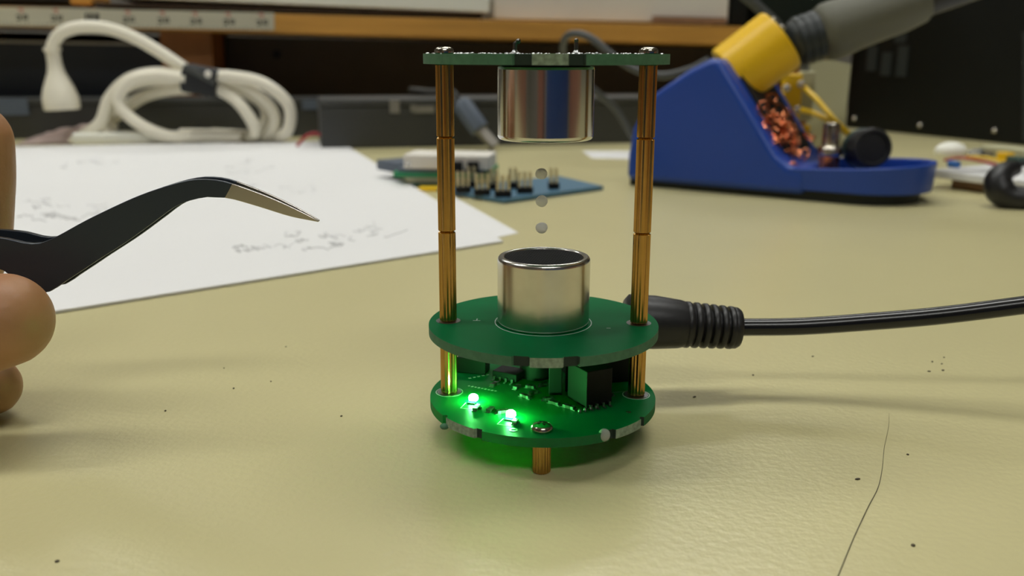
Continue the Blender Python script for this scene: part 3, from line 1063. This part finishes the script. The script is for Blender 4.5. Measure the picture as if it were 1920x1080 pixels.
MB().hexa([bk0*g_, bk1*g_, bk1*g_+V*6, bk0*g_+V*6, bk0-(0, 0, 2), bk1-(0, 0, 2), bk1+V*6-(0, 0, 2), bk0+V*6-(0, 0, 2)]).build('back_panel', M_dkwood, sh, smooth=0)
# nearer dark board right of the upright with a cable hole
c0, c1 = shelf_pt(390, 60)+V*95, shelf_pt(1500, 86)+V*95
fp = MB().hexa([c0*g_, c1*g_, c1*g_+V*4, c0*g_+V*4, c0-(0, 0, 1.5), c1-(0, 0, 1.5), c1+V*4-(0, 0, 1.5), c0+V*4-(0, 0, 1.5)]).build('inner_panel', M_dkwood, sh, smooth=0)
hc = shelf_pt(519, 102)
hc = CAM+(hc-CAM)*(((c0-CAM) @ V)/((hc-CAM) @ V))
MB().lathe([(0, 0), (4, 0), (4, .6), (0, .6)], hc-V*.6, V, n=24).build('cable_hole', M_black, fp, smooth=0)

# tape measure strip stuck on the plank
tp = thing('tape_measure', 'white measuring tape strip stuck along the shelf edge at the left', 'tape measure', shelf_pt(250, 50))
q4 = [shelf_pt(-200, 45), shelf_pt(514, 57), shelf_pt(514, 24), shelf_pt(-200, 9)]
MB().prism([p-V*.7 for p in q4], None, V*.6).build('tape', M_tape, tp, smooth=0)


def tmark(x, y, wd, ht, m, name):
    k = MB()
    p = [shelf_pt(x, y), shelf_pt(x+wd, y+wd*.018), shelf_pt(x+wd, y+ht+wd*.018), shelf_pt(x, y+ht)]
    k.prism([q-V*.85 for q in p], None, V*.12)
    return k


blk, red = MB(), MB()


def put(mb, k):
    mb.add(k.v, k.f, k.m)


def tl(x):
    return 13+x*.0215


for k, x in enumerate((-25, 40, 105, 240, 305, 366, 428, 490)):
    y = tl(x)
    put(blk, tmark(x-9, y+14, 8, 3, None, ''))
    put(blk, tmark(x-3, y+16, 3, 6, None, ''))
    put(blk, tmark(x-8, y+21, 7, 3, None, ''))
    put(blk, tmark(x+4, y+14, 8, 2.6, None, ''))
    put(blk, tmark(x+4, y+15, 2.6, 7, None, ''))
    put(blk, tmark(x+10, y+17, 2.6, 5, None, ''))
    put(blk, tmark(x+4, y+20, 8, 2.6, None, ''))
    put(red, tmark(x-5, y+2, 9, 3, None, ''))
    put(red, tmark(x, y+4, 3, 7, None, ''))
put(blk, tmark(160, tl(160)+8, 5, 16, None, ''))
put(blk, tmark(168, tl(168)+8, 7, 16, None, ''))
put(blk, tmark(178, tl(178)+8, 8, 16, None, ''))
for k in range(86):
    x = -195+k*8.2
    put(blk, tmark(x, tl(x)+29-(2 if k % 5 == 0 else 0), 1.2, 3+(2 if k % 5 == 0 else 0), None, ''))
blk.build('printed_marks', M_ink, tp, smooth=0)
red.build('red_printed_marks', M_redink, tp, smooth=0)

# things on top of the shelf
zsh = (tl_[2]+tr_[2])/2


def on_shelf(name, label, cat, x0, x1, yb0, yb1, v0, dep, h, m, bev=1.0):
    """box standing on the shelf; front bottom edge between two pixels, v0 mm behind the shelf edge"""
    def at(x, y):
        P0 = shelf_pt(0, 48)+V*v0
        r = ray(x, y)
        return CAM+r*(((P0-CAM) @ V)/(r @ V))
    a, b = at(x0, yb0), at(x1, yb1)
    o = MB().hexa([a, b, b+V*dep, a+V*dep, a+(0, 0, h), b+(0, 0, h), b+V*dep+(0, 0, h), a+V*dep+(0, 0, h)]).build(name, m, None, origin=(a+b)/2+V*dep/2, smooth=0, bevel=bev)
    return tag(o, label, cat)


on_shelf('dark_case', 'dark case at the far left end of the shelf', 'case', -300, 128, -6, 3, 30, 120, 60, M_navy)
on_shelf('wood_block', 'small wooden block on the shelf beside the dark case', 'wood block', 132, 172, 8, 9, 8, 60, 14, M_wood)
on_shelf('panel_shadow_strip', 'dark strip built for the shadow under the long white panel on the shelf', 'board', 178, 905, 14, 34, 8, 150, 4.0, M_dkwood, .4)  # shadow under the white panel, put in as a dark strip
on_shelf('white_shelf_board', 'long white panel lying above the dark shadow strip on the shelf', 'panel', 190, 918, -7, 24, 3, 150, 22, M_white)
on_shelf('white_carton', 'white carton on the shelf right of the long white panel', 'box', 926, 1364, 36, 44, 14, 130, 45, M_white2)
on_shelf('brown_card_strip', 'brown cardboard strip leaning on the white carton', 'cardboard', 1226, 1362, 43, 46, 6, 6, 6, M_card, .3)
on_shelf('black_box', 'black box on the shelf right of the white carton', 'box', 1368, 1400, 46, 50, 20, 100, 60, M_blackcase)
on_shelf('green_instrument', 'dark green instrument case on the right end of the shelf', 'instrument', 1425, 1588, 50, 56, 10, 90, 120, M_green_dk)

# long dark grey case on the bench under the shelf
gl, gr = T(640, 279), T(1190, 268)
gd = (gr-gl)/np.linalg.norm(gr-gl)
gn = np.array([-gd[1], gd[0], 0])
def low_case(p, q, dvec, nvec, label, h=35.0, dep=62):
    t = thing('grey_case', label, 'case', (p+q)/2)
    MB().hexa([p, q, q+nvec*dep, p+nvec*dep, p+(0, 0, h-5), q+(0, 0, h-5), q+nvec*dep+(0, 0, h-5), p+nvec*dep+(0, 0, h-5)]).build('body', M_grey, t, smooth=0, bevel=1)
    p, q = p-nvec*2, q-nvec*2
    MB().hexa([p+(0, 0, h-5), q+(0, 0, h-5), q+nvec*dep+(0, 0, h-5), p+nvec*dep+(0, 0, h-5), p+(0, 0, h), q+(0, 0, h), q+nvec*dep+(0, 0, h), p+nvec*dep+(0, 0, h)]).build('lid', M_grey, t, smooth=0, bevel=1)
    return t


gc = low_case(gl-gd*14, gr+gd*40, gd, gn, 'low dark grey metal case behind the left brass post at the back of the bench')
hl, hr = W(-260, 300, 549)*np.array([1, 1, 0]), W(612, 300, 606)*np.array([1, 1, 0])
hd_ = (hr-hl)/np.linalg.norm(hr-hl)
hn = np.array([-hd_[1], hd_[0], 0])
gc2 = low_case(hl, hr, hd_, hn, 'long low dark grey metal case behind the white cable coil', 32.0, 26)


def gface(x, y, off=0):
    r = ray(x, y)
    return CAM+r*(((gl-CAM) @ gn-off)/(r @ gn))


for (x, y, a, b, m) in ((740, 200, 7, 9, M_trim), (795, 205, 15, 5, M_trim), (775, 203, 4, 5, M_trim), (25, 200, 22, 13, M_trim), (590, 196, 20, 8, M_trim)):
    if x > 640:
        c = gface(x, y, 2.4)
        MB().box(c, (a, 1.0, b), np.column_stack([gd, gn, Z])).build('label_plate', m, gc, smooth=0)
    else:
        r = ray(x, y)
        c = CAM+r*(((hl-CAM) @ hn-2.4)/(r @ hn))
        MB().box(c, (a, 1.0, b), np.column_stack([hd_, hn, Z])).build('label_plate', M_greyblue, gc2, smooth=0)

# navy device under the shelf at the left
n0, n1 = shelf_pt(-138, 72)+V*40, shelf_pt(282, 80)+V*40
nv = thing('navy_device', 'dark navy device under the shelf left of the wooden upright', 'device', (n0+n1)/2*g_)
MB().hexa([n0*g_, n1*g_, n1*g_+V*110, n0*g_+V*110, n0, n1, n1+V*110, n0+V*110]).build('body', M_navy, nv, smooth=0, bevel=1)
MB().hexa([n0-V*1.5-(0, 0, 2.2), n1-V*1.5-(0, 0, 2.2), n1-V*.1-(0, 0, 2.2), n0-V*.1-(0, 0, 2.2), n0-V*1.5, n1-V*1.5, n1-V*.1, n0-V*.1]).build('trim_strip', M_trim, nv, smooth=0)

# plug-ended lead leaning on the grey case
ul_ = thing('usb_lead', 'grey lead with a metal plug slanting down beside the upper can', 'cable', T(925, 285)*g_)
ua, ub, uc = W(862, 190, 512), W(900, 243, 506), W(928, 274, 502)
dd = (ub-ua)/np.linalg.norm(ub-ua)
MB().tube([ua, ua+(ub-ua)*.15, ub], [5.5, 7.5, 7.5], n=8).build('plug_body', M_greyblue, ul_, smooth=30)
MB().tube([ub-dd, uc], 4.4, n=4).build('metal_plug', M_trim, ul_, smooth=0)
u0_ = W(840, 170, 516)
MB().tube(spline([ua+dd*2, ua-dd*8, u0_, W(810, 172, 545), W(770, 168, 580)], 6), 2.2, n=10).build('cord', M_grey, ul_, smooth=60)

# ================================================================ WHITE CABLE COIL
YC = 532
wc = thing('white_cable', 'coiled thick white mains cable held by a black strap', 'cable', T(360, 274)*g_)
K = 2.62   # photo pixels per mm there
CR = 4.5


def coil(ptsx, nm='cable_loop', r=CR):
    P = []
    for x, y, dY in ptsx:
        p = W(x, y, YC+dY)
        p[2] = max(p[2], r+.2)
        P.append(p)
    MB().tube(spline(P, 8), r, n=14).build(nm, M_wcord, wc, smooth=60)


# lead from the tie to the hanging socket
coil([(380, 150, 6), (345, 128, 2), (300, 98, 0), (250, 70, -2), (200, 53, -3), (150, 51, -3), (115, 62, -3), (100, 82, -3), (98, 100, -3)], 'lead')
# loops (left side, over the top, into the strap, and round to the right)
coil([(150, 262, 0), (188, 230, 0), (205, 185, 0), (240, 150, 0), (290, 137, 0), (350, 143, 0), (385, 145, 0), (430, 143, 2), (490, 155, 4), (532, 185, 6), (545, 215, 8), (535, 250, 10), (500, 266, 22), (430, 270, 32), (340, 271, 34)])
coil([(215, 245, 14), (198, 225, 12), (215, 180, 10), (250, 158, 10), (300, 150, 10), (360, 152, 8), (420, 152, 8), (470, 170, 10), (505, 200, 12), (515, 230, 12), (495, 256, 18), (455, 266, 28), (400, 270, 38)])
coil([(452, 262, 10), (400, 255, 8), (352, 256, 0), (318, 256, -4), (270, 238, -6), (232, 208, -6), (224, 180, -5), (250, 150, -5), (300, 141, -6), (350, 148, -6)])
coil([(185, 262, 22), (215, 220, 22), (262, 185, 18), (310, 170, 14), (350, 166, 6), (400, 165, 4), (440, 186, 2), (468, 220, 2), (478, 245, 4), (470, 262, 14), (440, 270, 26)])
coil([(410, 158, 14), (455, 170, 18), (492, 195, 20), (498, 225, 20), (470, 255, 16)])
coil([(195, 236, 4), (208, 255, 0), (225, 266, -4)], r=3.2)
# strap
s0, s1 = W(352, 146, YC+5), W(414, 158, YC+7)
sx = (s1-s0)/np.linalg.norm(s1-s0)
sz = np.cross(sx, (0, 1, 0))
sz = sz/np.linalg.norm(sz)
sc = (s0+s1)/2
pr = []
for k in range(28):
    t = 2*math.pi*k/28
    pr.append(((abs(math.cos(t))**.6)*math.copysign(15, math.cos(t)), (abs(math.sin(t))**.6)*math.copysign(10.5, math.sin(t))))
MB().prism([s0+np.array((0, a, 0))+sz*b for a, b in pr], None, (s1-s0)).build('strap', M_velcro, wc, smooth=45, bevel=.6)
MB().box(sc+np.array((0, -15.4, 0))+(2, 0, 5), (24, 1.2, 4), np.column_stack([sx, (0, 1, 0), np.cross(sx, (0, 1, 0))]) @ np.array(Matrix.Rotation(math.radians(18), 3, 'Y'))).build('strap_end', M_greycab, wc, smooth=0)
MB().ball(W(390, 139, YC-10), (2.6, 1.2, 2.6), 14, 8).build('strap_button', M_white2, wc, smooth=60)
# hanging socket
k0 = W(98, 92, YC-3)
k1 = W(117, 206, YC-3)
ka = (k1-k0)/np.linalg.norm(k1-k0)
KL = np.linalg.norm(k1-k0)
MB().lathe([(4.2, -1.5), (6.0, -1.2), (6.2, .2), (6.0, 1.6), (4.6, 1.8)], k0, ka, n=32).build('collar', M_wcord, wc, smooth=45)
m = MB().lathe([(0, 0), (5.2, 0), (5.2, 10), (6.2, 16), (8.8, 22), (11.4, 28), (13.2, 34), (13.5, 38), (13.2, KL-.8), (12.4, KL), (0, KL)], k0, ka, n=36)
# flatten it in depth
m.v = [tuple(np.array(v)*np.array([1, 0, 1])+np.array([0, k0[1]+(v[1]-k0[1])*.72, 0])) for v in m.v]
m.build('socket_body', M_wcord, wc, smooth=45)

# flat white adapter and bag under the coil
ad = thing('white_adapter', 'flat white plastic adapter lying under the cable coil', 'adapter', T(300, 276))
q = [W(136, 274, 520), W(440, 274, 540), W(436, 257, 556), W(150, 258, 546)]
for p in q:
    p[2] = .3
MB().prism(q, None, (0, 0, 8.6)).build('body', M_white, ad, smooth=0, bevel=1.6, seg=3)
MB().prism([q[0]+(-4, 2, 1.5), q[0]+(1, 1, 1.5), q[3]+(1, 0, 1.5), q[3]+(-4, 0, 1.5)], None, (0, 0, 3)).build('end_cap', M_wcord, ad, smooth=0, bevel=.8)
bgm = MB()
rb = random.Random(11)
nx, ny = 14, 8
c0_, c1_ = W(28, 273, 518), W(175, 273, 530)
vs, fs = [], []
for j in range(ny):
    for i in range(nx):
        u, v = i/(nx-1), j/(ny-1)
        p = c0_+(c1_-c0_)*u+V*(50*v)
        hgt = 19*math.sin(math.pi*min(1, v*1.0))**.7*(u**.8)*(1-.25*u)
        p[2] = .4+hgt+rb.uniform(-1, 1)*(0 < v < 1)*.9
        vs.append(p)
for j in range(ny-1):
    for i in range(nx-1):
        a = j*nx+i
        fs.append((a, a+1, a+nx+1, a+nx))
nb = len(vs)
bgm.add(vs, fs)
bo = bgm.build('plastic_bag', M_bag, None, origin=W(100, 273, 495)*g_, smooth=20)
so = bo.modifiers.new('solid', 'SOLIDIFY')
so.thickness = .25*MM
tag(bo, 'crumpled pinkish plastic bag left of the cable coil', 'plastic bag')
rwp = [W(556, 266, 512), W(575, 255, 514), W(597, 251, 516), W(618, 262, 516)]
rwp[0][2] = rwp[-1][2] = 1.4
tag(MB().tube(spline(rwp, 6), 1.2, n=10).build('red_wire', M_redw, None, origin=rwp[0], smooth=60), 'short red wire arching beside the white coil', 'wire')

# ================================================================ RIGHT SIDE: BLACK INSTRUMENT, TRAY OF PARTS, BLACK LEAD
f0, f1 = T(1583, 239), T(1920, 273)
fd = (f1-f0)/np.linalg.norm(f1-f0)
fn = np.array([-fd[1], fd[0], 0])
f2 = f0+fd*205
bi = thing('black_instrument', 'large dark instrument case at the back right of the bench', 'instrument', f0)
MB().hexa([f0, f2, f2+fn*260, f0+fn*260, f0+(0, 0, 190), f2+(0, 0, 190), f2+fn*260+(0, 0, 190), f0+fn*260+(0, 0, 190)]).build('body', M_blackcase, bi, smooth=0, bevel=2)


def iface(x, y, off=0.):
    r = ray(x, y)
    return CAM+r*(((f0-CAM) @ fn-off)/(r @ fn))


for (x, y) in ((1725, 235), (1865, 245), (1602, 222)):
    MB().ball(iface(x, y, .3), 2.3, 14, 8).build('case_screw', M_steel, bi, smooth=60)
RI = np.column_stack([fd, fn, Z])
for k, (x, y, a, b) in enumerate(((1635, 110, 7, 22), (1662, 120, 7, 20), (1692, 115, 7, 26), (1630, 70, 8, 14), (1690, 60, 8, 18))):
    MB().box(iface(x, y, .6), (a*1.6, 1.2, b), RI).build('vent_slot', M_collar, bi, smooth=0)
pa, pb_ = iface(1910, 60, .8), iface(1910, 262, .8)
MB().tube([pa+fd*6, pb_+fd*6], 2.2, n=8).build('corner_strip', M_collar, bi, smooth=40)

# cardboard box lid with a white pad carrying parts
t0, t1 = T(1752, 352), T(1960, 382)
tdv = (t1-t0)/np.linalg.norm(t1-t0)
tn = np.array([-tdv[1], tdv[0], 0])
t0b = t0+tdv*5+tn*6
cb = MB().hexa([t0b, t0b+tdv*150, t0b+tdv*150+tn*110, t0b+tn*110, t0b+(0, 0, 5), t0b+tdv*150+(0, 0, 5), t0b+tdv*150+tn*110+(0, 0, 5), t0b+tn*110+(0, 0, 5)])
tag(cb.build('cardboard_box', M_card, None, origin=t0b, smooth=0, bevel=.6), 'flat brown cardboard box under the white pad at the right', 'box')
t0c = t0+(0, 0, 5.1)-tdv*3
wp = MB().hexa([t0c, t0c+tdv*170, t0c+tdv*170+tn*170, t0c+tn*170, t0c+(0, 0, 4.2), t0c+tdv*170+(0, 0, 4.2), t0c+tdv*170+tn*170+(0, 0, 4.2), t0c+tn*170+(0, 0, 4.2)])
tag(wp.build('white_pad', M_paper, None, origin=t0c, smooth=0, bevel=.8), 'white pad strewn with small electronic parts at the right', 'pad')
ZP = 9.4


def padp(x, y, h=0.):
    return T(x, y, ZP+h)


tag(MB().ball(padp(1783, 284, 3.5), (9, 7, 5.5), 18, 12).build('white_dome', M_white, None, origin=padp(1783, 290), smooth=60), 'white plastic dome on the pad near the dark instrument', 'dome')
tag(MB().tube([padp(1780, 307, 1.6), padp(1797, 309, 1.6)], 1.9, n=14).build('blue_capacitor', M_bluebit, None, origin=padp(1790, 309), smooth=40), 'small blue capacitor on the white pad', 'capacitor')
yb = MB().box(padp(1893, 286, 3), (30, 14, 6), RI)
tag(yb.build('yellow_box', M_tag, None, origin=padp(1893, 290), smooth=0, bevel=.8), 'dull yellow strip of parts at the far edge of the white pad', 'part')
tag(MB().box(padp(1885, 293, 2.2), (7, 6, 4.4), RI).build('yellow_capacitor', M_yel, None, origin=padp(1885, 293), smooth=0, bevel=.6), 'bright yellow block capacitor on the white pad', 'capacitor')
tag(MB().box(padp(1712, 280, 1.5)-(0, 0, 9), (32, 8, 3), RI).build('yellow_strip', M_ywire, None, origin=T(1712, 282), smooth=0, bevel=.4), 'yellow plastic strip lying behind the blue tray', 'strip')
for k, (xs, m, lb) in enumerate((([(1772, 300), (1800, 296), (1840, 302), (1880, 312)], M_redw, 'thin red wire across the white pad'),
                                 ([(1800, 293), (1850, 296), (1890, 306), (1915, 308)], M_ywire, 'thin yellow wire across the white pad'))):
    P = [padp(x, y, .9) for x, y in xs]
    tag(MB().tube(spline(P, 5), .8, n=8).build('pad_wire', m, None, origin=P[0], smooth=60), lb, 'wire')
for k, (x, y, m, lb) in enumerate(((1838, 286, M_greyblue, 'grey-blue chip on the white pad'), (1858, 288, M_steel, 'small metal part beside the grey-blue chip'),
                                   (1822, 288, M_clear, 'clear plastic piece beside the white cap'), (1905, 300, M_dkgreen, 'dark green part at the right end of the pad'))):
    tag(MB().box(padp(x, y, 1.8), (8, 6, 3.6), RI).build('small_part', m, None, origin=padp(x, y), smooth=0, bevel=.5), lb, 'part')

bl = thing('black_lead', 'thick black lead with a bent end at the right edge of the bench', 'cable', T(1895, 392))
P = [W(x, y, Y) for x, y, Y in ((1990, 372, 255), (1930, 378, 258), (1895, 375, 260), (1876, 358, 262), (1872, 338, 264), (1884, 322, 266), (1905, 314, 268))]
P = [np.array((p[0], p[1], max(p[2], 4.8))) for p in P]
MB().tube(spline(P, 6), [5.2, 5.2, 5.6, 6.4, 6.0, 4.6, 3.4], n=16).build('bent_end', M_rubber, bl, smooth=60)
P2 = [P[-1], W(1915, 308, 272), W(1960, 306, 280), W(2040, 320, 290)]
MB().tube(spline(P2, 6), 1.3, n=10).build('thin_wire', M_rubber, bl, smooth=60)
